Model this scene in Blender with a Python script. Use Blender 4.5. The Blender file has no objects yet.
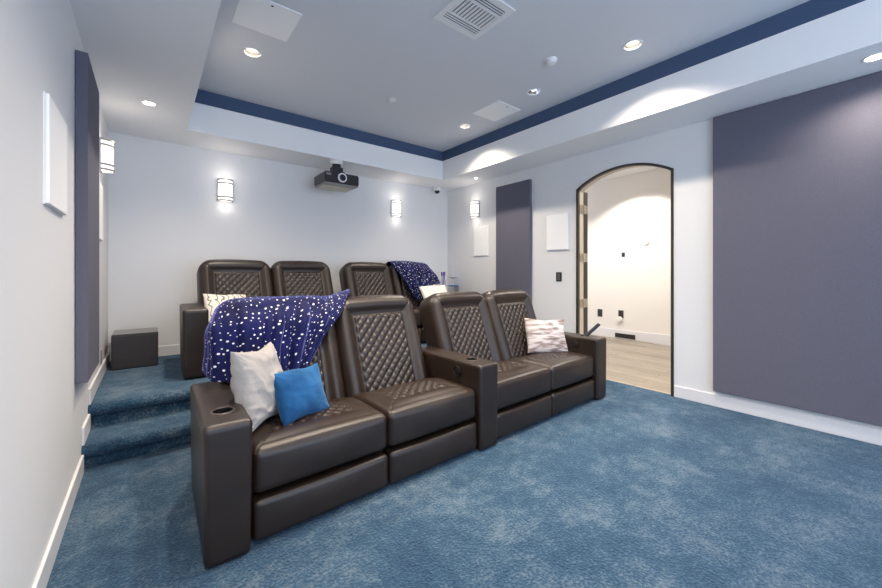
import bpy, bmesh, math, random
from mathutils import Vector, Matrix, Euler, noise
random.seed(7)
S = bpy.context.scene
COL = S.collection
PI = math.pi
R = math.radians

# ------------------------------------------------------------------ materials
def mat(name, color, rough=.5, metal=0., spec=.5, **kw):
    m = bpy.data.materials.new(name); m.use_nodes = True
    b = m.node_tree.nodes['Principled BSDF']
    b.inputs['Base Color'].default_value = (*color, 1)
    b.inputs['Roughness'].default_value = rough
    b.inputs['Metallic'].default_value = metal
    b.inputs['Specular IOR Level'].default_value = spec
    for k, v in kw.items():
        b.inputs[k.replace('_', ' ')].default_value = v
    return m
def N(m, t): return m.node_tree.nodes.new(t)
def L(m, a, b): m.node_tree.links.new(a, b)
def bsdf(m): return m.node_tree.nodes['Principled BSDF']
def coords(m, scale=(1, 1, 1), kind='Object'):
    tc = N(m, 'ShaderNodeTexCoord'); mp = N(m, 'ShaderNodeMapping')
    mp.inputs['Scale'].default_value = scale
    L(m, tc.outputs[kind], mp.inputs['Vector']); return mp.outputs['Vector']
def nz(m, vec, scale, detail=3, rough=.5):
    n = N(m, 'ShaderNodeTexNoise'); n.inputs['Scale'].default_value = scale
    n.inputs['Detail'].default_value = detail; n.inputs['Roughness'].default_value = rough
    L(m, vec, n.inputs['Vector']); return n.outputs['Fac']
def ramp(m, fac, stops):
    r = N(m, 'ShaderNodeValToRGB'); e = r.color_ramp.elements
    while len(e) < len(stops): e.new(.5)
    for i, (p, c) in enumerate(stops): e[i].position = p; e[i].color = (*c, 1)
    L(m, fac, r.inputs['Fac']); return r.outputs['Color']
def bump(m, h, strength=.3, dist=.01):
    b = N(m, 'ShaderNodeBump'); b.inputs['Strength'].default_value = strength
    b.inputs['Distance'].default_value = dist
    L(m, h, b.inputs['Height']); L(m, b.outputs['Normal'], bsdf(m).inputs['Normal'])
def math_(m, op, a, b=None):
    n = N(m, 'ShaderNodeMath'); n.operation = op
    for i, x in enumerate((a, b)):
        if x is None: continue
        if isinstance(x, (int, float)): n.inputs[i].default_value = x
        else: L(m, x, n.inputs[i])
    return n.outputs[0]
def emat(name, color, strength):
    m = mat(name, (.8, .8, .8), .4)
    bsdf(m).inputs['Emission Color'].default_value = (*color, 1)
    bsdf(m).inputs['Emission Strength'].default_value = strength
    return m

M = {}
def painted(name, c, rough=.6):
    m = mat(name, c, rough, spec=.3)
    v = coords(m); bump(m, nz(m, v, 120, 2), .06, .004); return m
M['wall'] = painted('wall_paint', (.74, .74, .745))
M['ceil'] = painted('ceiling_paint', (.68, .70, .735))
M['soffit'] = painted('soffit_paint', (.87, .87, .875))
M['band'] = painted('navy_paint', (.055, .09, .17), .7)
M['trim'] = mat('white_trim', (.74, .73, .74), .35)
M['hallwall'] = painted('hall_paint', (.80, .76, .71))
# carpet
m = mat('blue_carpet', (.08, .17, .27), .95, spec=.1)
v = coords(m)
big = nz(m, v, 2.6, 5, .62); mid = nz(m, v, 14, 3, .6); fine = nz(m, v, 75, 2, .75)
s = math_(m, 'ADD', math_(m, 'MULTIPLY', big, .62), math_(m, 'MULTIPLY', mid, .38))
s = math_(m, 'ADD', math_(m, 'MULTIPLY', s, .58), math_(m, 'MULTIPLY', fine, .42))
L(m, ramp(m, s, [(.39, (.004, .026, .062)), (.50, (.021, .064, .112)), (.61, (.13, .172, .21))]), bsdf(m).inputs['Base Color'])
bump(m, math_(m, 'ADD', fine, math_(m, 'MULTIPLY', mid, .6)), .9, .02)
bsdf(m).inputs['Sheen Weight'].default_value = .25
bsdf(m).inputs['Sheen Roughness'].default_value = .6
bsdf(m).inputs['Sheen Tint'].default_value = (.55, .75, 1, 1)
M['carpet'] = m
# leather
m = mat('brown_leather', (.03, .02, .018), .40, spec=.55)
v = coords(m)
L(m, ramp(m, nz(m, v, 5, 4), [(.3, (.0135, .0076, .0050)), (.7, (.0235, .0132, .0087))]), bsdf(m).inputs['Base Color'])
bump(m, nz(m, v, 260, 3), .12, .003)
M['leather'] = m
M['button'] = mat('dark_button', (.008, .007, .007), .35)
M['black'] = mat('black_plastic', (.012, .012, .013), .35)
M['cup'] = mat('black_cup', (.006, .006, .006), .6, spec=.2)
M['chrome'] = mat('dark_chrome', (.35, .33, .32), .22, 1.)
M['base'] = mat('black_base', (.008, .008, .009), .8)
# acoustic fabric
m = mat('panel_fabric', (.15, .145, .17), .9, spec=.15)
v = coords(m, (1, 1, 1)); w1 = nz(m, v, 320, 2)
L(m, ramp(m, w1, [(.3, (.105, .104, .138)), (.7, (.148, .146, .186))]), bsdf(m).inputs['Base Color'])
bump(m, w1, .3, .003); M['fabric'] = m
M['panel_edge'] = mat('panel_edge_fabric', (.075, .095, .17), .9, spec=.15)
m = mat('speaker_white', (.93, .93, .93), .55); v = coords(m); bump(m, nz(m, v, 700, 1), .15, .002)
M['white'] = m
M['plastic'] = mat('white_plastic', (.8, .8, .8), .35)
M['steel'] = mat('brushed_steel', (.55, .53, .50), .3, 1.)
M['rim'] = mat('bronze_rim', (.16, .13, .11), .3, .8)
M['band_metal'] = mat('sconce_nickel', (.34, .32, .30), .4, .5)
M['bronze'] = mat('satin_hinge', (.52, .45, .36), .4, 1.)
M['silver'] = mat('silver_reflector', (.75, .75, .76), .12, 1.)
M['darkwood'] = mat('dark_frame', (.035, .026, .02), .45)
M['jamb'] = mat('jamb_paint', (.58, .50, .38), .5)
M['lamp'] = emat('lamp_lens', (1, .87, .72), 3)
M['lampdim'] = emat('lamp_lens_low', (1, .95, .9), 1.4)
M['sconce'] = emat('sconce_glass', (1, .95, .9), .50)
M['projsilver'] = mat('projector_underside', (.26, .25, .25), .4)
M['projcream'] = mat('projector_tray', (.62, .58, .46), .5)
M['lensglass'] = mat('lens_glass', (.02, .02, .03), .05, spec=.8)
m = mat('clear_glass', (.95, .97, 1), .02); bsdf(m).inputs['Transmission Weight'].default_value = 1.; bsdf(m).inputs['IOR'].default_value = 1.4
M['glass'] = m
M['bluedish'] = mat('blue_dish', (.03, .25, .6), .25)
M['purple'] = mat('purple_plastic', (.13, .05, .36), .4)
M['tabletop'] = mat('dark_table', (.05, .04, .035), .4)
# wood planks (hall floor)
m = mat('oak_planks', (.45, .36, .26), .45)
v = coords(m, (1, 1, 1))
sx = N(m, 'ShaderNodeSeparateXYZ'); L(m, v, sx.inputs[0])
br = N(m, 'ShaderNodeTexBrick'); br.inputs['Scale'].default_value = 1
br.inputs['Brick Width'].default_value = 1.4; br.inputs['Row Height'].default_value = .16
br.inputs['Mortar Size'].default_value = .004; br.offset = .37
br.inputs['Color1'].default_value = (.27, .235, .19, 1); br.inputs['Color2'].default_value = (.38, .335, .28, 1)
br.inputs['Mortar'].default_value = (.16, .12, .08, 1)
mp = N(m, 'ShaderNodeMapping'); mp.inputs['Rotation'].default_value = (0, 0, PI/2)
L(m, v, mp.inputs[0]); L(m, mp.outputs[0], br.inputs['Vector'])
mp2 = N(m, 'ShaderNodeMapping'); mp2.inputs['Scale'].default_value = (14, 1.2, 1); L(m, v, mp2.inputs[0])
mx = N(m, 'ShaderNodeMix'); mx.data_type = 'RGBA'; mx.blend_type = 'MULTIPLY'; mx.inputs[0].default_value = .8
L(m, br.outputs['Color'], mx.inputs[6])
L(m, ramp(m, nz(m, mp2.outputs[0], 3, 4), [(.3, (.62, .6, .57)), (.7, (1.05, 1.03, 1))]), mx.inputs[7])
L(m, mx.outputs[2], bsdf(m).inputs['Base Color']); M['planks'] = m
# navy blanket with white dots (UV metres)
m = mat('navy_plush', (.012, .015, .12), .75, spec=.2)
uv = coords(m, (1, 1, 1), 'UV')
vo = N(m, 'ShaderNodeTexVoronoi'); vo.voronoi_dimensions = '2D'; vo.inputs['Scale'].default_value = 26; vo.inputs['Randomness'].default_value = .8
L(m, uv, vo.inputs['Vector'])
wn = N(m, 'ShaderNodeTexWhiteNoise'); L(m, vo.outputs['Position'], wn.inputs['Vector'])
thr = math_(m, 'ADD', math_(m, 'MULTIPLY', math_(m, 'POWER', wn.outputs['Value'], 2.2), .10), .085)
dot = math_(m, 'LESS_THAN', vo.outputs['Distance'], thr)
base = ramp(m, nz(m, uv, 7, 3), [(.3, (.001, .0025, .036)), (.7, (.003, .006, .072))])
mx = N(m, 'ShaderNodeMix'); mx.data_type = 'RGBA'; L(m, dot, mx.inputs[0]); L(m, base, mx.inputs[6])
mx.inputs[7].default_value = (.72, .72, .8, 1)
L(m, mx.outputs[2], bsdf(m).inputs['Base Color'])
bsdf(m).inputs['Sheen Weight'].default_value = .8; bsdf(m).inputs['Sheen Roughness'].default_value = .28
bsdf(m).inputs['Sheen Tint'].default_value = (.35, .38, 1, 1)
bump(m, nz(m, uv, 260, 2), .3, .004); M['blanket'] = m
def cloth(name, c, sheen=.3, wr=.35):
    m = mat(name, c, .85, spec=.15); v = coords(m)
    bump(m, math_(m, 'ADD', math_(m, 'MULTIPLY', nz(m, v, 22, 3), .8), math_(m, 'MULTIPLY', nz(m, v, 400, 2), .1)), wr, .012)
    bsdf(m).inputs['Sheen Weight'].default_value = sheen; return m
M['pwhite'] = cloth('white_linen', (.35, .33, .315), .1, .8)
M['pcream'] = cloth('cream_cotton', (.8, .76, .68), .1)
m = cloth('blue_velvet', (.02, .13, .42), .35); bsdf(m).inputs['Sheen Tint'].default_value = (.4, .75, 1, 1)
v = coords(m); L(m, ramp(m, nz(m, v, 9, 3), [(.3, (.005, .05, .15)), (.7, (.016, .10, .26))]), bsdf(m).inputs['Base Color']); M['pblue'] = m
# striped metallic pattern
m = cloth('striped_fabric', (.7, .65, .62), .1)
v = coords(m, (3.5, 1, 26)); a = nz(m, v, 1, 4, .7); v2 = coords(m, (9, 1, 60)); b2 = nz(m, v2, 1, 2)
s = math_(m, 'ADD', math_(m, 'MULTIPLY', a, .7), math_(m, 'MULTIPLY', b2, .3))
L(m, ramp(m, s, [(.42, (.20, .155, .15)), (.475, (.36, .29, .275)), (.52, (.56, .51, .50)), (.75, (.72, .69, .68))]), bsdf(m).inputs['Base Color']); M['pstripe'] = m
# scribbled line pattern
m = cloth('line_fabric', (.85, .8, .74), .1)
v = coords(m, (1, 1, 1))
wv = N(m, 'ShaderNodeTexWave'); wv.inputs['Scale'].default_value = 6; wv.inputs['Distortion'].default_value = 7
wv.inputs['Detail'].default_value = 1; wv.inputs['Detail Scale'].default_value = 2.2; L(m, v, wv.inputs['Vector'])
L(m, ramp(m, wv.outputs['Fac'], [(.05, (.16, .15, .15)), (.12, (.70, .66, .60)), (1, (.70, .66, .60))]), bsdf(m).inputs['Base Color']); M['pline'] = m
m = mat('speaker_cabinet', (.028, .022, .021), .45)
v = coords(m, (1, 1, 30)); L(m, ramp(m, nz(m, v, 4, 3), [(.3, (.02, .016, .016)), (.7, (.036, .029, .028))]), bsdf(m).inputs['Base Color']); M['cabinet'] = m
M['cabtop'] = mat('glossy_cabinet_top', (.05, .046, .045), .08, spec=.9)

# ------------------------------------------------------------------ mesh helpers
def link(name, me, m=None, parent=None, loc=None, rot=None):
    o = bpy.data.objects.new(name, me); COL.objects.link(o)
    if m is not None: me.materials.append(m)
    if parent is not None: o.parent = parent
    if loc is not None: o.location = loc
    if rot is not None: o.rotation_euler = rot
    return o
def from_bm(name, bm, m, parent=None, loc=None, rot=None, smooth=False):
    bmesh.ops.recalc_face_normals(bm, faces=bm.faces)
    me = bpy.data.meshes.new(name); bm.to_mesh(me); bm.free()
    if smooth: me.polygons.foreach_set('use_smooth', [True]*len(me.polygons))
    return link(name, me, m, parent, loc, rot)
def add_box(bm, x0, x1, y0, y1, z0, z1):
    vs = [bm.verts.new(p) for p in ((x0,y0,z0),(x1,y0,z0),(x1,y1,z0),(x0,y1,z0),(x0,y0,z1),(x1,y0,z1),(x1,y1,z1),(x0,y1,z1))]
    for f in ((0,3,2,1),(4,5,6,7),(0,1,5,4),(1,2,6,5),(2,3,7,6),(3,0,4,7)): bm.faces.new([vs[i] for i in f])
    return vs
def box(name, x0, x1, y0, y1, z0, z1, m, parent=None, bev=0, loc=None, rot=None, seg=2):
    bm = bmesh.new(); add_box(bm, x0, x1, y0, y1, z0, z1)
    if bev: bmesh.ops.bevel(bm, geom=bm.edges[:], offset=bev, segments=seg, affect='EDGES', profile=.5)
    return from_bm(name, bm, m, parent, loc, rot)
def add_lathe(bm, prof, seg=32, mtx=Matrix(), a0=0, a1=2*PI):
    full = abs(a1-a0-2*PI) < 1e-6
    n = seg if full else seg+1
    rings = []
    for r, z in prof:
        if r < 1e-6: rings.append([bm.verts.new(mtx @ Vector((0,0,z)))])
        else: rings.append([bm.verts.new(mtx @ Vector((r*math.cos(a0+(a1-a0)*i/seg), r*math.sin(a0+(a1-a0)*i/seg), z))) for i in range(n)])
    for A, B in zip(rings, rings[1:]):
        for i in range(n if full else n-1):
            j = (i+1) % n
            q = ([A[0]] if len(A)==1 else [A[i], A[j]]) + ([B[0]] if len(B)==1 else [B[j], B[i]])
            if len(q) >= 3: bm.faces.new(q)
def lathe(name, prof, m, parent=None, loc=None, rot=None, seg=32, smooth=True, a0=0, a1=2*PI):
    bm = bmesh.new(); add_lathe(bm, prof, seg, Matrix(), a0, a1)
    o = from_bm(name, bm, m, parent, loc, rot, smooth)
    if smooth: o.data.set_sharp_from_angle(angle=R(40))
    return o
def add_prism(bm, pts, axis, a, b):
    def P(p, t):
        return {'x': (t, p[0], p[1]), 'y': (p[0], t, p[1]), 'z': (p[0], p[1], t)}[axis]
    A = [bm.verts.new(P(p, a)) for p in pts]; B = [bm.verts.new(P(p, b)) for p in pts]
    bm.faces.new(A); bm.faces.new(B[::-1]); n = len(pts)
    for i in range(n): bm.faces.new((A[i], B[i], B[(i+1)%n], A[(i+1)%n]))
def prism(name, pts, axis, a, b, m, parent=None, loc=None, rot=None):
    bm = bmesh.new(); add_prism(bm, pts, axis, a, b); return from_bm(name, bm, m, parent, loc, rot)
def smoothstep(a, b, x):
    t = max(0, min(1, (x-a)/(b-a))); return t*t*(3-2*t)
def rbox(size, r, n, fn=None, r2=None, ax2=(0, 2)):
    """rounded box with gridded faces centred at 0; fn(p, face, unrounded) -> moved p; r2 rounds the outline in the plane ax2 first."""
    bm = bmesh.new(); H = [s/2 for s in size]
    cache = {}
    def vert(p, fid):
        k = tuple(round(c, 5) for c in p)
        if k in cache: return cache[k]
        q = list(p)
        if r2:
            d = [0, 0]; c = [0, 0]
            for i, a in enumerate(ax2):
                c[i] = max(-(H[a]-r2), min(H[a]-r2, q[a])); d[i] = q[a]-c[i]
            ln = math.hypot(*d)
            if ln > 1e-9:
                mxd = max(abs(d[0]), abs(d[1])); f = mxd/ln
                for i, a in enumerate(ax2): q[a] = c[i]+d[i]*f
        c = [max(-(h-r), min(h-r, x)) for h, x in zip(H, p)]; d = [x-y for x, y in zip(p, c)]
        ln = math.sqrt(sum(x*x for x in d)); mxd = max(abs(x) for x in d)
        if ln > 1e-9:
            f = mxd/ln; q = [x+(y*f-y) for x, y in zip(q, d)]
        q = Vector(q)
        if fn: q = fn(q, Vector(p))
        cache[k] = bm.verts.new(q); return cache[k]
    def lin(a, k): return [-H[a]+2*H[a]*i/k for i in range(k+1)]
    for a in range(3):
        b, c = [x for x in range(3) if x != a]
        B, C = lin(b, n[b]), lin(c, n[c])
        for sgn in (-1, 1):
            g = []
            for u in B:
                row = []
                for w in C:
                    p = [0]*3; p[a] = sgn*H[a]; p[b] = u; p[c] = w
                    row.append(vert(p, (a, sgn)))
                g.append(row)
            for i in range(n[b]):
                for j in range(n[c]):
                    f = (g[i][j], g[i+1][j], g[i+1][j+1], g[i][j+1])
                    if len(set(f)) == 4: bm.faces.new(f)
    return bm
def thing(name, label, cat, loc=(0,0,0), rz=0, group=None):
    o = bpy.data.objects.new(name, None); COL.objects.link(o); o.empty_display_size = .1
    o.location = loc; o.rotation_euler = (0,0,rz)
    return tag(o, label, cat, group)
def tag(o, label, cat, group=None):
    o['label'] = label; o['category'] = cat
    if group: o['group'] = group
    return o
def struct(o): o['kind'] = 'structure'; return o
def copy_tree(o, parent=None):
    c = o.copy(); COL.objects.link(c)
    if parent is not None: c.parent = parent
    for ch in list(o.children): copy_tree(ch, c)
    return c
def light(name, kind, loc, power, color, parent=None, rot=(0,0,0), **kw):
    d = bpy.data.lights.new(name, kind); d.energy = power; d.color = color
    for k, v in kw.items(): setattr(d, k, v)
    o = bpy.data.objects.new(name, d); COL.objects.link(o); o.location = loc; o.rotation_euler = rot
    if parent is not None: o.parent = parent
    return o

# ------------------------------------------------------------------ room
XL, XR, YB, YF = -.342, 4.224, 5.176, -2.2
ZC, ZT, ZT2 = 2.741, 3.043, 3.19
TX0, TX1, TY0, TY1 = .303, 3.662, YF, 4.609
WT = .125
struct(box('floor', XL-.1, XR+WT, YF-.1, YB+.1, -.1, 0, M['carpet']))
# carpeted riser with two rounded nosings
def nose(y, z):  # rounded overhanging front edge, top at z
    c = .042
    return [(y+.05, z-2*c)] + [(y+c-.004-c*1.1*math.cos(R(a)), z-c+c*math.sin(R(a))) for a in range(-80, 91, 17)] + [(y+.07, z)]
pts = [(3.29, 0)] + nose(3.255, .165) + [(3.60, .165)] + nose(3.565, .335) + [(YB, .335), (YB, 0)]
pts[0] = (3.305, 0)
bm = bmesh.new(); add_prism(bm, pts, 'x', XL, XR)
o = struct(from_bm('floor_platform', bm, M['carpet'])); o.data.polygons.foreach_set('use_smooth', [True]*len(o.data.polygons)); o.data.set_sharp_from_angle(angle=R(50))
PZ = .335
struct(box('wall_left', XL-.1, XL, YF-.1, YB+.1, 0, ZC+.5, M['wall']))
struct(box('wall_back', XL, XR, YB, YB+.1, 0, ZC+.5, M['wall']))
# right wall with arched doorway
DY0, DY1 = 1.505, 2.60
ay0, az0, ay1, az1, sag = DY0, 2.335, DY1, 2.31, .165
def arch_pts(off=0., n=24):
    c = Vector(((ay0+ay1)/2, (az0+az1)/2)); ch = math.hypot(ay1-ay0, az1-az0); Rr = (ch*ch/4+sag*sag)/(2*sag)
    cz = c.y+sag-Rr; a = math.asin(ch/2/Rr); out = []
    k = (Rr-off)
    for i in range(n+1):
        t = -a+2*a*i/n
        out.append((c.x+k*math.sin(t), cz+k*math.cos(t)+(az1-az0)*(i/n-.5)))
    # clip to the jamb lines
    lo, hi = DY0+off, DY1-off
    return [(max(lo, min(hi, y)), z) for y, z in out]
ap = arch_pts()
poly = [(YF-.1, 0), (DY0, 0)] + ap + [(DY1, 0), (YB+.1, 0), (YB+.1, ZC+.5), (YF-.1, ZC+.5)]
struct(prism('wall_right', poly, 'x', XR, XR+WT, M['wall']))
# painted lining of the opening
ap2 = arch_pts(.012)
lin = [(DY0, 0)] + ap + [(DY1, 0)] + [(DY1-.012, 0)] + ap2[::-1] + [(DY0+.012, 0)]
struct(prism('trim_1', lin, 'x', XR+.03, XR+WT+.01, M['jamb']))
# dark arched edge frame
ap3 = arch_pts(-.004); ap4 = arch_pts(.022)
fr = [(DY0-.004, 0)] + ap3 + [(DY1+.004, 0)] + [(DY1-.022, 0)] + ap4[::-1] + [(DY0+.022, 0)]
struct(prism('trim_2', fr, 'x', XR-.012, XR+.03, M['darkwood']))
# soffit ring + navy band + tray ceiling
bm = bmesh.new()
for a in ((XL, TX0, YF, YB), (TX1, XR, YF, YB), (TX0, TX1, TY1, YB)):
    add_box(bm, *a, ZC, ZT)
struct(from_bm('ceiling_soffit', bm, M['soffit']))
bm = bmesh.new(); t = .004
for a in ((TX0-.1, TX0+t, TY0, TY1), (TX1-t, TX1+.1, TY0, TY1), (TX0-.1, TX1+.1, TY1-t, TY1+.1)):
    add_box(bm, *a, ZT+.001, ZT2+.02)
struct(from_bm('trim_3', bm, M['band']))
struct(box('ceiling', XL-.1, XR+WT, YF-.1, YB+.1, ZT2, ZT2+.1, M['ceil']))
# baseboards
def bb(name, x0, x1, y0, y1, z0, h=.115):
    o = struct(box(name, x0, x1, y0, y1, z0, z0+h, M['trim'], bev=.004)); return o
T = .014
bb('baseboard_left', XL, XL+T, YF, 3.25, 0)
bb('baseboard_left_tread', XL, XL+T, 3.262, 3.60, .166)
bb('baseboard_left_platform', XL, XL+T, 3.575, YB, PZ+.001)
bb('baseboard_back', XL+T, XR-T, YB-T, YB, PZ+.001)
bb('baseboard_right', XR-T, XR, YF, DY0-.008, 0)
bb('baseboard_right_far', XR-T, XR, DY1+.008, 3.25, 0)
bb('baseboard_right_platform', XR-T, XR, 3.575, YB-T, PZ+.001)
# hallway beyond the arch
HX0, HX1, HC = XR+WT, 7.12, 3.12
struct(box('floor_hall', XR+.03, HX1+.3, .2, 6.2, -.1, .002, M['planks']))
struct(box('wall_hall', HX1, HX1+.1, 2.83, 6.2, 0, HC, M['hallwall']))
struct(box('wall_hall_near', HX1-.04, HX1+.1, .2, 2.83, 0, HC, M['hallwall']))
struct(box('wall_hall_end', HX0, HX1+.1, 6.2, 6.3, 0, HC, M['hallwall']))
struct(box('wall_hall_start', HX0, HX1+.1, .1, .2, 0, HC, M['hallwall']))
struct(box('ceiling_hall', HX0, HX1+.1, .1, 6.3, HC, HC+.1, M['soffit']))
bb('baseboard_hall', HX1-.016, HX1, 2.83, 6.2, 0.002, .17)
bb('baseboard_hall_near', HX1-.056, HX1-.04, .2, 2.845, 0.002, .185)
# door leaf folded back against the hall side of the wall
d = bpy.data.objects.new('door_1', None); COL.objects.link(d); d.location = (HX0+.012, DY1-.022, 0); struct(d)
lp = [(.004, .01), (1.08, .01), (1.08, 2.30)] + [(.004+1.076*(1-i/16), 2.30+.16*math.sin(PI*i/16)) for i in range(1, 16)] + [(.004, 2.30)]
prism('door_leaf', lp, 'x', 0, .085, M['darkwood'], d)
for z in (.88, 1.46, 2.075):
    bm = bmesh.new()
    add_box(bm, -.095, -.012, .0065, .0095, z-.055, z+.055)
    add_box(bm, 0, .075, .0005, .0045, z-.055, z+.055)
    add_lathe(bm, [(0, z-.057), (.009, z-.057), (.009, z+.057), (0, z+.057)], 12, Matrix.Translation((-.006, .002, 0)))
    from_bm('hinge', bm, M['bronze'], d)

# ------------------------------------------------------------------ sofas
def leather(name, bm, parent, loc=None, rot=None):
    o = from_bm(name, bm, M['leather'], parent, loc, rot, True); return o
def quilt(p, q):   # diamond pillows, 0 on the stitches, 1 mid cell
    a = abs(math.sin(PI*(p+q))); b = abs(math.sin(PI*(p-q)))
    return (a*b)**.5
def backrest_bm():
    W, Lh, Tk = .730, .875, .25     # local: x across, y normal (front = -y), z along the lean
    r2, b, rf, rb = .125, .135, .085, .06
    def edge_drop(e, r):
        t = max(0, 1-e/r); return r*(1-math.sqrt(max(0, 1-t*t)))
    def fn(q, p):
        ex, ez = W/2-abs(q.x), Lh/2-abs(q.z)
        e = r2-math.hypot(r2-ex, r2-ez) if ex < r2 and ez < r2 else min(ex, ez)
        e = max(0, e)
        if p.y <= -Tk/2+1e-6:
            xi, zi = W/2-b-.006, Lh/2-.160
            m_ = min(xi-abs(q.x), zi-q.z)
            if m_ > 0:
                k = smoothstep(0, .022, m_)
                h = -.030+k*(.006+.014*quilt(q.x/.068, (q.z+.01)/.072))
            else:
                g = max(0, -m_)
                h = -edge_drop(e, rf)+.009*math.sin(PI*min(1, e/b))**1.2-.026*(1-smoothstep(0, .065, g))
                if q.z > zi and abs(q.x) > xi:      # mitred seam
                    dd = abs((abs(q.x)-xi)-(q.z-zi)*.87); h -= .006*math.exp(-(dd/.006)**2)*smoothstep(.0, .05, e)
            q.y = -Tk/2-h
        elif p.y >= Tk/2-1e-6: q.y = Tk/2-edge_drop(e, rb)
        else: q.y = -Tk/2+rf+(p.y/Tk+.5)*(Tk-rf-rb)
        if q.z > 0: q.z += .016*(1-(2*q.x/W)**2)*(q.z/(Lh/2))
        q.x *= 1+.012*math.cos(PI*q.z/Lh)
        return q
    return rbox((W, Tk, Lh), 0, (116, 8, 136), fn, r2, (0, 2))
def seat_bm():
    W, D, Hh = .724, .64, .215
    def fn(q, p):
        q.z -= .055*smoothstep(.0, .33, p.y)*smoothstep(-.11, .1, q.z) if p.z > 0 else 0
        if p.z >= Hh/2-1e-6:
            xi, y0 = .235, -D/2+.155
            m_ = min(xi-abs(p.x), p.y-y0)
            crown = .016*(1-(2*p.x/W)**2)*math.cos(max(-1, min(1, p.y/(D/2)))*1.2)
            q.z += crown
            if m_ > 0:
                k = smoothstep(0, .018, m_)
                q.z += -.012*k + .010*k*quilt(p.x/.068, p.y/.072)
            else:
                q.z += .006*math.sin(PI*max(0, min(1, 1+m_/.1)))
            if m_ < 0 and abs(p.x) > xi and p.y < y0:
                dd = abs((abs(p.x)-xi)-(y0-p.y)*(W/2-xi)/.155)
                q.z -= .004*math.exp(-(dd/.005)**2)
        if p.y <= -D/2+1e-6:   # softly bulging front
            q.y -= .014*math.cos(PI*p.x/W)*math.cos(PI*p.z/Hh*.9)
        return q
    return rbox((W, D, Hh), .04, (104, 96, 26), fn)
def foot_bm():
    W, D, Hh = .720, .10, .192
    def fn(q, p):
        if p.y <= -D/2+1e-6: q.y -= .012*math.cos(PI*p.x/W)*math.cos(PI*p.z/Hh)
        return q
    return rbox((W, D, Hh), .026, (30, 8, 18), fn)
ARM_W, ARM_D, ARM_H = .190, .80, .607
def arm_bm():
    def fn(q, p):
        k = (p.z/ARM_H+.5)
        q.x *= .93+.09*k
        if p.y < 0: q.y += .004*(1-smoothstep(0, .25, k))*smoothstep(0, ARM_D/2, -p.y)
        if abs(p.x) >= ARM_W/2-1e-6: q.x += math.copysign(.006*math.cos(PI*p.z/ARM_H)*math.cos(PI*p.y/ARM_D), p.x)
        return q
    return rbox((ARM_W, ARM_D, ARM_H), .020, (20, 48, 36), fn)
CUPY = .188
def arm_mesh():
    o = leather('armrest', arm_bm(), None, (0, ARM_D/2, .006+ARM_H/2))
    bm = bmesh.new(); add_lathe(bm, [(0, -.08), (.043, -.08), (.043, .05), (0, .05)], 40)
    c = from_bm('cutter', bm, M['leather'], None, (0, CUPY, .62))
    md = o.modifiers.new('b', 'BOOLEAN'); md.operation = 'DIFFERENCE'; md.object = c; md.solver = 'EXACT'
    bpy.context.view_layer.update()
    dg = bpy.context.evaluated_depsgraph_get()
    me = bpy.data.meshes.new_from_object(o.evaluated_get(dg)); me.name = 'armrest'
    me.transform(Matrix.Translation((0, ARM_D/2, .006+ARM_H/2)))
    me.polygons.foreach_set('use_smooth', [True]*len(me.polygons)); me.set_sharp_from_angle(angle=R(42))
    bpy.data.objects.remove(o); bpy.data.objects.remove(c); return me
LEAN = R(-20.7)
def make_sofa(name, label, loc):
    t = thing(name, label, 'sofa', loc)
    ame = arm_mesh()
    arms = [.079, 1.728, 3.366]; seats = [.544, 1.273, 2.185, 2.912]
    for i, x in enumerate(arms):
        a = bpy.data.objects.new('armrest', ame); COL.objects.link(a); a.parent = t; a.location = (x, -.018, 0); a.rotation_euler.z = R(-2.2) if i == 0 else 0
        lathe('cup_holder', [(.0, -.072), (.040, -.072), (.0415, .0)], M['cup'], a, (0, CUPY, .6135))
        lathe('cup_rim', [(.0415, -.004), (.0425, .003), (.047, .0045), (.051, .003), (.053, -.002)], M['rim'], a, (0, CUPY, .6135))
        sides = [(1,)] if i == 0 else [(-1,)]
        if i == 1: sides = [(-1,), (1,)]
        for (s,) in sides:
            lathe('control_button', [(.041, .0), (.040, .006), (.033, .0075), (.031, .003), (.027, .0055), (0, .012)], M['button'], a,
                  (s*(ARM_W/2+.0085), .235, .53), (0, s*PI/2, 0), 28)
    sb, bb_, fb = seat_bm(), backrest_bm(), foot_bm()
    s0 = leather('seat_cushion', sb, t); b0 = leather('backrest', bb_, t); f0 = leather('footrest', fb, t)
    for k, x in enumerate(seats):
        if k == 0: s, b, f = s0, b0, f0
        else:
            s, b, f = s0.copy(), b0.copy(), f0.copy()
            for q in (s, b, f): COL.objects.link(q)
        s.location = (x, .012+.32, .34)
        # front plane passes (y .56, z .41) .. (y .76, z .94)
        c = Vector((x, .56, .41)) + Vector((0, math.sin(-LEAN), math.cos(-LEAN)))*.288 + Vector((0, math.cos(LEAN), math.sin(LEAN)))*.110
        b.location = c; b.rotation_euler = (LEAN, 0, 0)
        f.location = (x, .056, .022+.096)
    bm = bmesh.new()
    add_box(bm, .18, 1.635, .11, .86, .0, .24); add_box(bm, 1.82, 3.275, .11, .86, .0, .24)
    for x in arms:
        for y in (.06, .70): add_box(bm, x-.045, x+.045, y-.03, y+.03, 0, .03)
    from_bm('base', bm, M['base'], t)
    return t
front = make_sofa('theater_sofa', 'front row of four dark brown quilted leather recliner seats on the blue carpet', (.190, 1.848, 0))
front.rotation_euler.z = R(1.3)
back = copy_tree(front); back.location = (.237, 3.885, PZ); back.rotation_euler.z = R(.8)
back['label'] = 'back row of dark brown leather recliner seats on the raised step by the rear wall'

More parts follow.
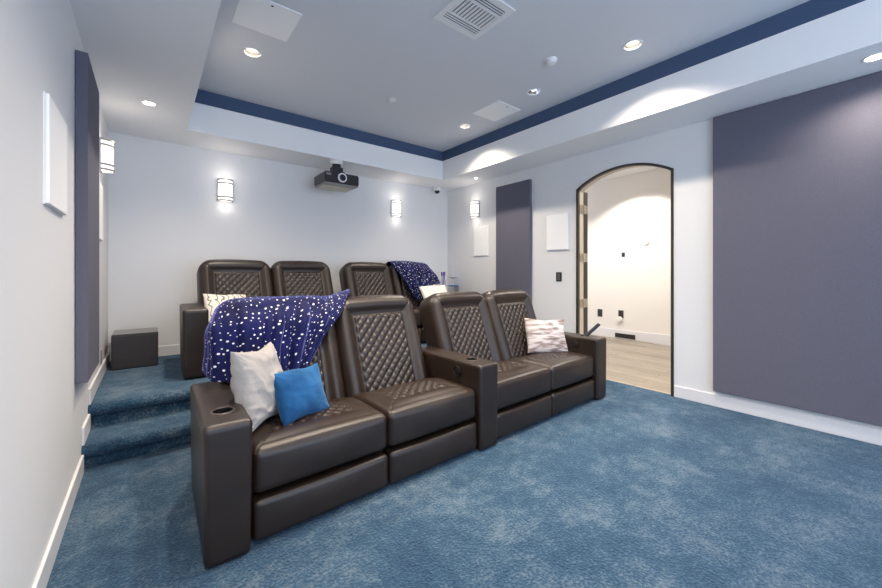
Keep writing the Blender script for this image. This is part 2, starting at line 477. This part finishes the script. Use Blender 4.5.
# ------------------------------------------------------------------ soft things
def cr(p0, p1, p2, p3, t):
    return .5*((2*p1)+(-p0+p2)*t+(2*p0-5*p1+4*p2-p3)*t*t+(-p0+3*p1-3*p2+p3)*t*t*t)
def interp(P, u):
    n = len(P)-1; x = u*n; i = min(int(x), n-1); t = x-i
    g = lambda k: P[max(0, min(n, k))]
    return cr(g(i-1), g(i), g(i+1), g(i+2), t)
def blanket(name, cols, label, fold, uvs=(1.1, 1.2), nu=150, nv=120, trees=(), gap=.006):
    cols = [[Vector(p)-Vector((0, .022 if k > 2 else 0, 0)) for k, p in enumerate(c)] for c in cols]
    G = []
    for i in range(nu+1):
        u = i/nu
        col = [interp([c[j] for c in cols], u) for j in range(len(cols[0]))]
        G.append([interp(col, j/nv) for j in range(nv+1)])
    me = bpy.data.meshes.new(name); V = []
    for i in range(nu+1):
        for j in range(nv+1):
            a = G[min(i+1, nu)][j]-G[max(i-1, 0)][j]; b = G[i][min(j+1, nv)]-G[i][max(j-1, 0)]
            n = b.cross(a); n.normalize()
            u, v = i/nu, j/nv
            V.append(G[i][j]+n*fold(u, v))
    for it in range(3):
        for k, q in enumerate(V):
            for tree in trees:
                loc, nn, idx, dist = tree.find_nearest(q, .25)
                if loc is not None and (q-loc).dot(nn) < gap: q = loc+nn*gap
            V[k] = q
        if it < 1:
            W = [q.copy() for q in V]
            for i in range(1, nu):
                for j in range(1, nv):
                    a = i*(nv+1)+j
                    W[a] = V[a]*.5+(V[a-1]+V[a+1]+V[a-nv-1]+V[a+nv+1])*.125
            V = W
    F = [(i*(nv+1)+j, (i+1)*(nv+1)+j, (i+1)*(nv+1)+j+1, i*(nv+1)+j+1) for i in range(nu) for j in range(nv)]
    me.from_pydata([tuple(v) for v in V], [], F)
    uvl = me.uv_layers.new(name='UVMap')
    for l in me.loops:
        i, j = divmod(l.vertex_index, nv+1); uvl.data[l.index].uv = (i/nu*uvs[0], j/nv*uvs[1])
    me.polygons.foreach_set('use_smooth', [True]*len(me.polygons))
    o = link(name, me, M['blanket'])
    so = o.modifiers.new('thick', 'SOLIDIFY'); so.thickness = .009; so.offset = -1
    return tag(o, label, 'blanket')
from mathutils.bvhtree import BVHTree
bpy.context.view_layer.update()
def trees_of(root, xmin, xmax):
    out = []
    for ch in root.children:
        x = ch.matrix_world.translation.x
        if ch.name.split('.')[0] in ('backrest', 'armrest') and xmin < x < xmax:
            mw = ch.matrix_world
            out.append(BVHTree.FromPolygons([mw @ v.co for v in ch.data.vertices], [tuple(p.vertices) for p in ch.data.polygons]))
    return out
def fold1(u, v):
    g = smoothstep(.40, .70, v)
    w = u+.02*math.sin(4*v+1)+.035*noise.noise((u*3, v*2.2, 4.))
    a = max(0, math.sin(2*PI*6.4*w))**1.2*(.65+.35*math.sin(11*u+1)); b = max(0, math.sin(2*PI*(8.7*w+.3)))**1.4
    g *= .25+.75*smoothstep(.12, .3, u)
    return g*(.058*a+.020*b)+.004*g+.006*noise.noise((u*6, v*6, 7.))
B1 = [  # behind low, behind, crest, front high, mid, low
 [(.335, 2.95, .80), (.335, 2.93, .88), (.335, 2.885, .955), (.305, 2.86, .88), (.295, 2.85, .78), (.287, 2.83, .68)],
 [(.34, 2.97, .82), (.345, 2.93, .97), (.345, 2.80, 1.03), (.300, 2.70, .95), (.290, 2.66, .80), (.278, 2.64, .645)],
 [(.40, 2.98, .85), (.40, 2.93, 1.00), (.41, 2.75, 1.080), (.345, 2.60, .96), (.33, 2.55, .80), (.325, 2.52, .635)],
 [(.52, 2.98, .88), (.52, 2.93, 1.02), (.52, 2.75, 1.092), (.50, 2.575, .97), (.475, 2.505, .80), (.46, 2.45, .62)],
 [(.68, 2.98, .90), (.68, 2.93, 1.02), (.67, 2.75, 1.092), (.64, 2.57, .97), (.60, 2.50, .80), (.575, 2.43, .60)],
 [(.84, 2.98, .92), (.84, 2.93, 1.02), (.83, 2.75, 1.092), (.77, 2.57, .97), (.705, 2.50, .80), (.66, 2.43, .60)],
 [(1.00, 2.98, .96), (1.00, 2.93, 1.03), (.99, 2.76, 1.085), (.91, 2.575, .97), (.82, 2.505, .81), (.725, 2.44, .62)],
 [(1.13, 2.96, 1.04), (1.13, 2.92, 1.06), (1.11, 2.78, 1.080), (1.03, 2.60, .985), (.89, 2.525, .83), (.775, 2.46, .655)],
 [(1.27, 2.88, 1.11), (1.27, 2.84, 1.125), (1.245, 2.74, 1.120), (1.12, 2.64, 1.02), (.955, 2.545, .855), (.805, 2.475, .675)],
]
blanket('throw_blanket', B1, 'navy plush blanket with white dots draped over the leftmost front row seat', fold1, (1.15, 1.0), trees=trees_of(front, .1, 1.6))
def fold2(u, v):
    g = smoothstep(.35, .8, v)
    return g*(.012*math.sin(2*PI*4.2*u+1)+.008*math.sin(2*PI*7.1*u))+.010*g+.004*noise.noise((u*6, v*6, 3.))
B2 = [
 [(2.74, 4.98, 1.15), (2.76, 4.95, 1.30), (2.785, 4.80, 1.425), (2.80, 4.67, 1.345), (2.89, 4.60, 1.20), (2.98, 4.55, 1.04), (3.07, 4.50, .90)],
 [(2.85, 5.00, 1.15), (2.88, 4.96, 1.34), (2.90, 4.79, 1.438), (2.91, 4.63, 1.33), (2.97, 4.56, 1.18), (3.04, 4.51, 1.02), (3.10, 4.47, .87)],
 [(3.05, 5.00, 1.15), (3.05, 4.96, 1.34), (3.05, 4.79, 1.440), (3.05, 4.62, 1.33), (3.08, 4.555, 1.18), (3.10, 4.51, 1.03), (3.13, 4.47, .86)],
 [(3.22, 5.00, 1.15), (3.22, 4.96, 1.34), (3.22, 4.79, 1.432), (3.21, 4.62, 1.33), (3.20, 4.56, 1.19), (3.18, 4.52, 1.05), (3.16, 4.48, .90)],
 [(3.38, 5.00, 1.15), (3.38, 4.95, 1.32), (3.38, 4.79, 1.410), (3.32, 4.63, 1.33), (3.27, 4.57, 1.22), (3.23, 4.53, 1.12), (3.19, 4.50, 1.02)],
 [(3.52, 4.98, 1.14), (3.52, 4.93, 1.26), (3.51, 4.82, 1.36), (3.50, 4.66, 1.27), (3.49, 4.60, 1.19), (3.44, 4.57, 1.13), (3.36, 4.54, 1.09)],
 [(3.62, 4.96, 1.05), (3.62, 4.92, 1.14), (3.62, 4.84, 1.22), (3.61, 4.70, 1.16), (3.60, 4.66, 1.11), (3.57, 4.64, 1.09), (3.52, 4.60, 1.08)],
]
blanket('throw_blanket', B2, 'small navy dotted blanket hung over the rightmost seat of the back row', fold2, (.72, .85), 110, 100, trees=trees_of(back, 2.2, 3.3))

def pillow(name, w, h, t, m, loc, rot, label, ear=.05, wr=.012, seed=0, n=44, squash=None, crease=0):
    me = bpy.data.meshes.new(name); V = []; F = []
    def pt(u, v, s):
        e = (1-u*u)*(1-v*v)
        z = s*t/2*max(0, e)**.42
        k = 1-ear*(1-abs(u)**1.5)*abs(v)**4 ; k2 = 1-ear*(1-abs(v)**1.5)*abs(u)**4
        x = w/2*u*(1-ear*1.3*(1-v*v)*abs(u)**2.5+0); y = h/2*v*(1-ear*1.3*(1-u*u)*abs(v)**2.5)
        edge = max(abs(u), abs(v))
        nn = wr*(noise.noise((x*9+seed, y*9, s*3.))+.6*noise.noise((x*22, y*14+seed, s*5.)))
        # puckers pulling in from the corners and edges
        for cu, cv in ((-1,-1), (1,-1), (-1,1), (1,1)):
            dx, dy = u-cu, v-cv; d = math.hypot(dx, dy); a = math.atan2(dy, dx)
            nn += wr*.55*math.sin(a*11+seed)*math.exp(-d*2.2)*smoothstep(0, .25, d)
        if crease:
            q1 = noise.noise((x*4+y*3+seed, y*9-x*2, 1.5+s)); q2 = noise.noise((x*7-y*2, y*15+seed+x*5, 4.5+s))
            nn += crease*((1-min(1, abs(q1)*4))**2+.6*(1-min(1, abs(q2)*4))**2)
        z += nn*(1-edge**6)*(1 if s > 0 else .6)
        y += .01*math.sin(3*u+seed)*(1-abs(u)); x += .008*math.sin(2.6*v+seed*2)
        if squash: x, y, z = squash(x, y, z)
        return (x, z, y)      # local: x across, y through, z up
    N1 = n+1
    for s in (1, -1):
        for i in range(N1):
            for j in range(N1):
                f = lambda q: math.sin((q/n*2-1)*PI/2)*.6+(q/n*2-1)*.4
                V.append(pt(f(i), f(j), -s))
    for i in range(n):
        for j in range(n):
            a = i*N1+j; F.append((a, a+N1, a+N1+1, a+1)); b = a+N1*N1; F.append((b, b+1, b+N1+1, b+N1))
    me.from_pydata(V, [], F)
    bm = bmesh.new(); bm.from_mesh(me); bmesh.ops.remove_doubles(bm, verts=bm.verts, dist=.0006)
    bmesh.ops.recalc_face_normals(bm, faces=bm.faces); bm.to_mesh(me); bm.free()
    me.polygons.foreach_set('use_smooth', [True]*len(me.polygons))
    o = link(name, me, m, None, loc, rot)
    return tag(o, label, 'pillow')
def piping(o, w, h, m):   # cord sewn round the pillow's edge
    pass
pillow('throw_pillow', .44, .44, .17, M['pwhite'], (.475, 2.235, .645), (R(-12), R(4), R(52)),
       'crumpled off-white pillow standing on the leftmost front seat by the armrest', .12, .022, 3, 84, None, -.016)
pillow('throw_pillow', .325, .295, .14, M['pblue'], (.69, 2.19, .572), (R(-26), R(1), R(22)),
       'bright blue velvet pillow leaning beside the crumpled off-white pillow', .06, .012, 9, 60, None, -.005)
pillow('throw_pillow', .44, .37, .14, M['pstripe'], (3.27, 2.37, .605), (R(-20), R(2), R(-34)),
       'pillow with brown and silver stripes on the front seat nearest the doorway', .06, .006, 5)
pillow('throw_pillow', .42, .34, .14, M['pline'], (.62, 4.33, .905), (R(-35), R(4), R(12)),
       'white pillow with thin dark line pattern on the leftmost back row seat', .06, .006, 12)
pillow('throw_pillow', .50, .36, .13, M['pcream'], (3.28, 4.27, .93), (R(-35), R(-2), R(4)),
       'plain cream pillow resting below the small dotted blanket in the back row', .05, .006, 15)

# ------------------------------------------------------------------ sconces
def make_sconce(label, loc, rz):
    t = thing('wall_sconce', label, 'wall lamp', loc, rz, 'wall sconces')   # local -y faces the room, y=0 at the wall
    box('back_plate', -.085, .085, -.018, 0, -.135, .135, M['steel'], t, .003)
    lathe('glass_shade', [(.0, -.128), (.07, -.128), (.076, -.122), (.076, .122), (.07, .128), (0, .128)], M['sconce'], t, (0, -.018, 0), (0,0,PI), 24, True, 0, PI)
    for z in (-.125, -.083, .083, .125):
        bm = bmesh.new()
        add_lathe(bm, [(.0765, z-.008), (.084, z-.008), (.084, z+.008), (.0765, z+.008), (.0765, z-.008)], 24, Matrix.Translation((0, -.018, 0)) @ Matrix.Rotation(PI, 4, 'Z'), 0, PI)
        from_bm('metal_band', bm, M['band_metal'], t)
    for y, z, p in ((-.09, -.20, .13), (-.17, .17, .3)): light('sconce_light', 'POINT', (0, y, z), p, (1, .9, .8), t, shadow_soft_size=.06)
    return t
make_sconce('glowing wall sconce on the left wall beside the tall fabric panel', (XL, 4.30, 2.275), PI/2)
make_sconce('glowing wall sconce on the back wall left of the projector', (.722, YB, 2.265), 0)
make_sconce('glowing wall sconce on the back wall right of the projector', (3.136, YB, 2.305), 0)
make_sconce('glowing wall sconce on the right wall above a white speaker', (XR, 4.433, 2.31), -PI/2)

# ------------------------------------------------------------------ ceiling fixtures
WARM = (1, .86, .70)
cans = []
def downlight(label, x, y, z, on=True, power=None, r=.075, blend=.95, size=126, can=True):
    t = thing('recessed_downlight', label, 'ceiling light', (x, y, z), 0, 'recessed ceiling lights')
    lathe('trim_ring', [(r*.80, .004), (r*.82, -.005), (r*.98, -.007), (r, 0)], M['plastic'], t, None, None, 32)
    dz = 0
    if can:
        cans.append((x, y, z, r*.9)); dz = .046
        lathe('reflector', [(r*.81, .0), (r*.66, dz)], M['silver'] if not on else M['steel'], t, None, None, 32)
    lathe('lamp_lens', [(0, dz-.0035), (r*(.62 if can else .80), dz-.002), (r*(.66 if can else .81), dz)], M['lamp'] if on else M['silver'], t, None, None, 32)
    if not on:
        lathe('bulb', [(0, dz-.014), (.02, dz-.011), (.026, dz-.003)], M['lampdim'], t, None, None, 20)
    if power: light('downlight_beam', 'SPOT', (0, 0, dz-.008), power, WARM, t, spot_size=R(size), spot_blend=blend, shadow_soft_size=.05)
    return t
P = 95
downlight('lit recessed downlight in the tray ceiling nearest the large square speaker', .70, 3.55, ZT2, True, P)
downlight('lit recessed downlight nearest the camera along the right side of tray ceiling', 3.20, 1.45, ZT2, True, P)
downlight('unlit silver recessed downlight between the small square speaker and smoke detector', 3.208, 2.476, ZT2, False, None)
downlight('small lit recessed downlight in the far right corner of tray ceiling', 3.242, 3.609, ZT2, True, P)
for x, y in ((1.20, 2.12), (1.95, 1.5)):  # added fill downlights, out of view, to brighten the seat tops and carpet
    downlight('added unseen fill downlight in the tray ceiling above the front row of seats', x, y, ZT2, True, P)
downlight('small recessed downlight in the left soffit by the back wall', -.006, 4.087, ZC, True, 5, .055, can=False)
downlight('small recessed downlight in the soffit above the narrow fabric panel', 3.985, 4.181, ZC, False, None, .055, can=False)
downlight('dazzling recessed downlight in the right soffit above the large fabric panel', 3.888, .15, ZC, True, 26, .06, 1., 150, can=False)
downlight('recessed downlight in the left soffit beside the camera', 0.0, .15, ZC, True, 55, .06, .7, 174, can=False)
def ceiling_speaker(label, cx, cy, w, h):
    t = thing('ceiling_speaker', label, 'speaker', (cx, cy, ZT2), 0, 'square ceiling speakers')
    box('grille', -w/2, w/2, -h/2, h/2, -.008, 0, M['white'], t, .002)
    box('logo_badge', -.008, .008, -h/2+.03, -h/2+.044, -.0095, -.0075, M['black'], t)
ceiling_speaker('larger white square ceiling speaker at the top left of tray ceiling', .69, 3.00, .40, .41)
ceiling_speaker('smaller white square ceiling speaker near the right side of tray ceiling', 3.24, 3.05, .38, .42)
# air vent
t = thing('air_vent', 'white square louvred air vent in the tray ceiling', 'vent', (1.885, 2.0, ZT2))
bm = bmesh.new(); a, b = .215, .172
for q in ((-a, a, b, a), (-a, a, -a, -b), (-a, -b, -b, b), (b, a, -b, b)): add_box(bm, *q, -.010, 0)
from_bm('frame', bm, M['plastic'], t)
box('duct', -b, b, -b, b, -.002, 0, mat('duct_dark', (.03, .035, .05), .8), t)
bm = bmesh.new()
for s in (-1, 1):
    for k in range(4):
        y = s*(.100+k*.021)
        add_box(bm, -b, b, y-.006, y+.004, -.009, -.005)
for k in range(11):
    x = -.158+k*.0316
    add_box(bm, x-.0105, x+.0105, -.084, .084, -.009, -.005)
add_box(bm, -b, b, .084, .092, -.012, -.002); add_box(bm, -b, b, -.092, -.084, -.012, -.002)
from_bm('louvres', bm, M['plastic'], t)
# sprinkler and smoke detector
t = thing('fire_sprinkler', 'small white fire sprinkler cap on the tray ceiling above the projector', 'sprinkler', (2.104, 3.548, ZT2))
lathe('escutcheon', [(.0, -.002), (.05, -.002), (.052, 0)], M['plastic'], t)
lathe('cap', [(0, -.028), (.036, -.027), (.04, -.022), (.036, -.016), (.02, -.012), (.02, 0)], M['plastic'], t)
t = thing('smoke_detector', 'round white smoke detector on the tray ceiling right of the air vent', 'detector', (2.846, 2.008, ZT2))
lathe('base', [(0, -.012), (.054, -.012), (.056, 0)], M['plastic'], t)
lathe('cover', [(0, -.040), (.026, -.039), (.043, -.031), (.048, -.012)], M['plastic'], t)
# dome camera
t = thing('dome_camera', 'small white dome security camera under the soffit in the back corner', 'camera', (3.90, 5.06, ZC))
lathe('housing', [(0, -.06), (.060, -.06), (.066, -.05), (.066, 0)], M['plastic'], t)
lathe('dome', [(0, -.108), (.02, -.105), (.036, -.093), (.043, -.076), (.045, -.059)], mat('dome_glass', (.03, .03, .03), .1), t)

# ------------------------------------------------------------------ acoustic panels
def apanel(label, x0, x1, y0, y1, z0, z1):
    o = tag(box('acoustic_panel', x0, x1, y0, y1, z0, z1, M['fabric'], bev=.004), label, 'wall panel')
    return o
apanel('tall grey fabric acoustic panel on the left wall', XL+.002, XL+.057, 2.984, 3.60, .625, 2.56)
apanel('narrow grey fabric acoustic panel on the right wall left of doorway', XR-.05, XR-.002, 3.295, 3.94, .63, 2.58)
apanel('very large slate fabric acoustic panel on the right wall past the doorway', XR-.045, XR-.002, -1.9, 1.156, .151, ZC-.004)
# wall speakers
def wspeaker(label, wall, y0, y1, z0, z1):
    x = XL if wall == 'L' else XR; s = 1 if wall == 'L' else -1
    t = thing('wall_speaker', label, 'speaker', (x, (y0+y1)/2, z0), 0, 'white in-wall speakers')
    xs = sorted((0, s*.006)); xs2 = sorted((s*.006, s*.018))
    w = (y1-y0)/2
    box('frame', xs[0], xs[1], -w, w, 0, z1-z0, M['plastic'], t)
    box('grille', xs2[0], xs2[1], -w+.004, w-.004, .004, z1-z0-.004, M['white'], t, .003)
wspeaker('white wall speaker nearest the camera on the left wall', 'L', 2.184, 2.61, 1.551, 2.01)
wspeaker('white wall speaker on the left wall below the sconce', 'L', 4.10, 4.42, 1.545, 2.03)
wspeaker('white wall speaker on the right wall below the sconce', 'R', 4.145, 4.467, 1.54, 2.02)
wspeaker('white wall speaker between the narrow fabric panel and the doorway', 'R', 2.71, 3.044, 1.567, 2.036)
# keypad and outlet
t = thing('wall_keypad', 'small black wall keypad left of the doorway', 'switch', (XR, 2.858, 1.215))
box('plate', -.007, 0, -.042, .042, -.06, .06, M['black'], t, .002)
for k in range(4): box('button', -.010, -.006, -.022, .022, -.042+k*.022, -.026+k*.022, mat('keypad_grey', (.12, .12, .12), .4) if k == 0 else bpy.data.materials['keypad_grey'], t)
t = thing('wall_outlet', 'grey power outlet on the left wall above the platform baseboard', 'outlet', (XL, 4.44, .52))
box('plate', 0, .006, -.037, .037, -.06, .06, mat('outlet_grey', (.22, .21, .21), .4), t, .002)
box('socket', .005, .008, -.018, .018, -.035, .035, bpy.data.materials['outlet_grey'], t, .001)

# ------------------------------------------------------------------ projector
t = thing('projector', 'black ceiling projector with white lens ring hanging under the soffit', 'projector', (1.94, 4.70, 2.405))
bm = bmesh.new(); add_box(bm, -.23, .23, -.20, .20, .004, .14); bmesh.ops.bevel(bm, geom=bm.edges[:], offset=.014, segments=3, affect='EDGES')
from_bm('body', bm, M['black'], t)
box('underside', -.225, .225, -.185, .195, -.008, .008, M['projsilver'], t, .004)
box('vent_tray', -.20, .20, -.06, .19, -.016, -.006, M['projcream'], t, .004)
ln = lathe('lens', [(0, .004), (.036, .004), (.036, .012), (.046, .014)], M['lensglass'], t, (-.005, -.198, .078), (PI/2, 0, 0))
lathe('lens_ring', [(.043, 0), (.043, .020), (.055, .020), (.060, .012), (.060, 0)], M['plastic'], ln)
for x in (-.13, .08, .17): lathe('adjuster_knob', [(.012, 0), (.014, .012), (.008, .016), (0, .016)], M['black'], t, (x, -.1, .135), None, 16)
box('control_strip', -.215, -.15, -.2015, -.199, .09, .118, M['projsilver'], t)
bm = bmesh.new(); add_box(bm, -.085, .085, -.07, .07, .14, .19); add_box(bm, -.07, .07, -.05, .05, .19, .25)
add_lathe(bm, [(.0, .20), (.045, .20), (.055, .235), (.055, .29), (.045, .31), (0, .31)], 24)
from_bm('mount_bracket', bm, M['black'], t)
lathe('ceiling_plate', [(0, .29), (.075, .29), (.08, .305), (.08, .336), (0, .336)], M['plastic'], t)

# ------------------------------------------------------------------ subwoofer
t = thing('subwoofer', 'dark cube subwoofer box on the platform in the back left corner', 'speaker', (-.112, 4.90, PZ))
for sx in (-.14, .14):
    pass
box('cabinet', -.178, .178, -.20, .20, .004, .33, M['cabinet'], t, .004)
box('glossy_top', -.176, .176, -.198, .198, .33, .338, M['cabtop'], t, .003)
box('front_grille', -.170, .170, -.208, -.199, .008, .32, M['cabinet'], t, .003)
for x in (-.14, .14):
    for y in (-.16, .16): lathe('foot', [(.018, 0), (.02, .009), (0, .009)], M['base'], t, (x, y, 0), None, 16)

# ------------------------------------------------------------------ remote, side table, glassware
t = thing('remote_control', 'black remote control sticking up from the rightmost front armrest', 'remote', (.185+3.368-.005, 1.86+CUPY+.07, .577), 0)
bm = bmesh.new(); add_box(bm, -.024, .024, -.012, .012, 0, .235); bmesh.ops.bevel(bm, geom=bm.edges[:], offset=.006, segments=2, affect='EDGES')
from_bm('body', bm, M['black'], t)
bm = bmesh.new()
for k in range(5):
    for x in (-.009, .009): add_box(bm, x-.005, x+.005, -.0135, -.0115, .13+k*.02, .14+k*.02)
from_bm('buttons', bm, M['projsilver'], t)
t.rotation_euler = Vector((.10, -.08, .115)).to_track_quat('Z', 'Y').to_euler()
tz = .90
t = thing('side_table', 'small dark side table in the back right corner behind the sofas', 'table', (4.02, 4.90, PZ))
box('table_top', -.16, .17, -.18, .25, tz-PZ-.025, tz-PZ, M['tabletop'], t, .004)
for x in (-.14, .15):
    for y in (-.16, .23): box('leg', x-.015, x+.015, y-.015, y+.015, 0, tz-PZ-.025, M['tabletop'], t)
t = thing('glass_tumbler', 'clear glass tumbler of purple sticks by the dotted back row blanket', 'glass', (3.93, 4.93, tz))
lathe('tumbler', [(0, .006), (.034, .006), (.042, .25), (.045, .25), (.037, 0), (0, 0)], M['glass'], t, None, None, 24)
t2 = t
for k, (dx, dy, a) in enumerate(((.012, 0, .14), (-.012, .008, -.12), (0, -.012, .05))):
    s = tag(lathe('purple_stick', [(0, 0), (.005, 0), (.006, .30), (.013, .32), (.014, .37), (0, .38)], M['purple'], None, (3.93+dx*.6, 4.93+dy*.6, tz+.006), (0, a*.45, 0), 10),
            'purple stick leaning in the clear glass tumbler', 'stick', 'purple sticks in the tumbler')
t = thing('serving_stand', 'clear glass stand with a blue dish on the corner side table', 'stand', (4.12, 4.90, tz))
lathe('foot', [(0, 0), (.055, 0), (.05, .008), (.012, .014), (.010, .13), (0, .13)], M['glass'], t)
lathe('blue_dish', [(0, .128), (.06, .130), (.10, .14), (.102, .148), (.06, .138), (0, .136)], M['bluedish'], t)
lathe('glass_column', [(0, .137), (.016, .138), (.012, .26), (.05, .275), (.09, .285), (.09, .290), (.05, .282), (.012, .285), (.014, .38), (.022, .41), (.014, .44), (.004, .47), (0, .475)], M['glass'], t)

# ------------------------------------------------------------------ hall fittings
t = thing('wall_intercom', 'small dark control panel on the hall wall seen through doorway', 'switch', (HX1, 3.40, 1.60))
box('plate', -.008, 0, -.03, .03, -.03, .055, M['black'], t, .002)
box('cover', -.006, 0, -.035, .035, -.11, -.04, M['plastic'], t, .002)
t = thing('thermostat', 'round white thermostat on the hall wall right of the dark control panel', 'thermostat', (HX1, 2.985, 1.83))
lathe('dial', [(0, .02), (.05, .018), (.055, 0)], M['plastic'], t, None, (0, -PI/2, 0))
lathe('ring', [(.055, 0), (.062, .006), (.068, 0)], M['plastic'], t, None, (0, -PI/2, 0))
def outlet(label, y, z, plug):
    t = thing('wall_outlet', label, 'outlet', (HX1, y, z))
    box('plate', -.006, 0, -.05, .05, -.075, .075, M['darkwood'], t, .002)
    box('socket', -.009, -.005, -.025, .025, -.05, .05, M['black'], t, .001)
    if plug:
        p = tag(lathe('plug_adapter', [(0, .05), (.045, .045), (.055, .0), (0, 0)], M['plastic'], None, (HX1-.0095, y+.02, z-.10), (0, -PI/2, 0)),
            'round plug adapter on the lower edge of the right hall outlet', 'plug')
outlet('dark power outlet low on the hall wall nearest the door hinges', 3.867, .46, False)
outlet('dark power outlet low on the hall wall with a round adapter', 3.445, .47, True)
t = thing('floor_register', 'brown air register at the base of the hall wall', 'vent', (HX1-.018, 3.36, .02))
box('frame', -.008, 0, -.19, .19, 0, .085, M['darkwood'], t, .002)
bm = bmesh.new()
for k in range(12): add_box(bm, -.011, -.007, -.165+k*.03-.009, -.165+k*.03+.009, .015, .07)
from_bm('slats', bm, M['black'], t)
t = downlight('recessed downlight in the hall ceiling seen through the doorway', 6.45, 3.25, HC, True, None, can=False)
light('hall_beam', 'SPOT', (6.45, 3.1, HC-.03), 30, (1, .95, .9), None, spot_size=R(119), spot_blend=.25, shadow_soft_size=.05)
light('hall_beam', 'SPOT', (5.4, 2.0, HC-.03), 62, (1, .92, .83), None, spot_size=R(140), spot_blend=.5, shadow_soft_size=.08)
light('hall_beam', 'SPOT', (5.4, 4.2, HC-.03), 62, (1, .92, .83), None, spot_size=R(140), spot_blend=.5, shadow_soft_size=.08)

# openings for the recessed cans in the tray ceiling
ceil = bpy.data.objects['ceiling']
bm = bmesh.new()
for x, y, z, r in cans: add_lathe(bm, [(0, z-.05), (r, z-.05), (r, z+.07), (0, z+.07)], 32, Matrix.Translation((x, y, 0)))
c = from_bm('cutter', bm, M['ceil'])
md = ceil.modifiers.new('b', 'BOOLEAN'); md.operation = 'DIFFERENCE'; md.object = c; md.solver = 'EXACT'
bpy.context.view_layer.update()
me = bpy.data.meshes.new_from_object(ceil.evaluated_get(bpy.context.evaluated_depsgraph_get()))
ceil.modifiers.clear(); ceil.data = me; me.name = 'ceiling'
bpy.data.objects.remove(c)

# ------------------------------------------------------------------ camera, world, view
cam = bpy.data.cameras.new('camera'); co = bpy.data.objects.new('camera', cam); COL.objects.link(co)
co.location = (0, 0, 1.27); co.rotation_euler = (PI/2, 0, -.667)
cam.sensor_width = 36; cam.lens = 36*369.68/882; cam.shift_y = -21.4/882; cam.clip_start = .02
S.camera = co
w = bpy.data.worlds.new('world'); S.world = w; w.use_nodes = True
w.node_tree.nodes['Background'].inputs[0].default_value = (.64, .78, 1, 1); w.node_tree.nodes['Background'].inputs[1].default_value = 1.1
S.view_settings.view_transform = 'Standard'; S.view_settings.look = 'None'; S.view_settings.gamma = 1
S.view_settings.exposure = 1.7
S.cycles.use_denoising = True
S.cycles.max_bounces = 10; S.cycles.diffuse_bounces = 6; S.cycles.sample_clamp_indirect = 6
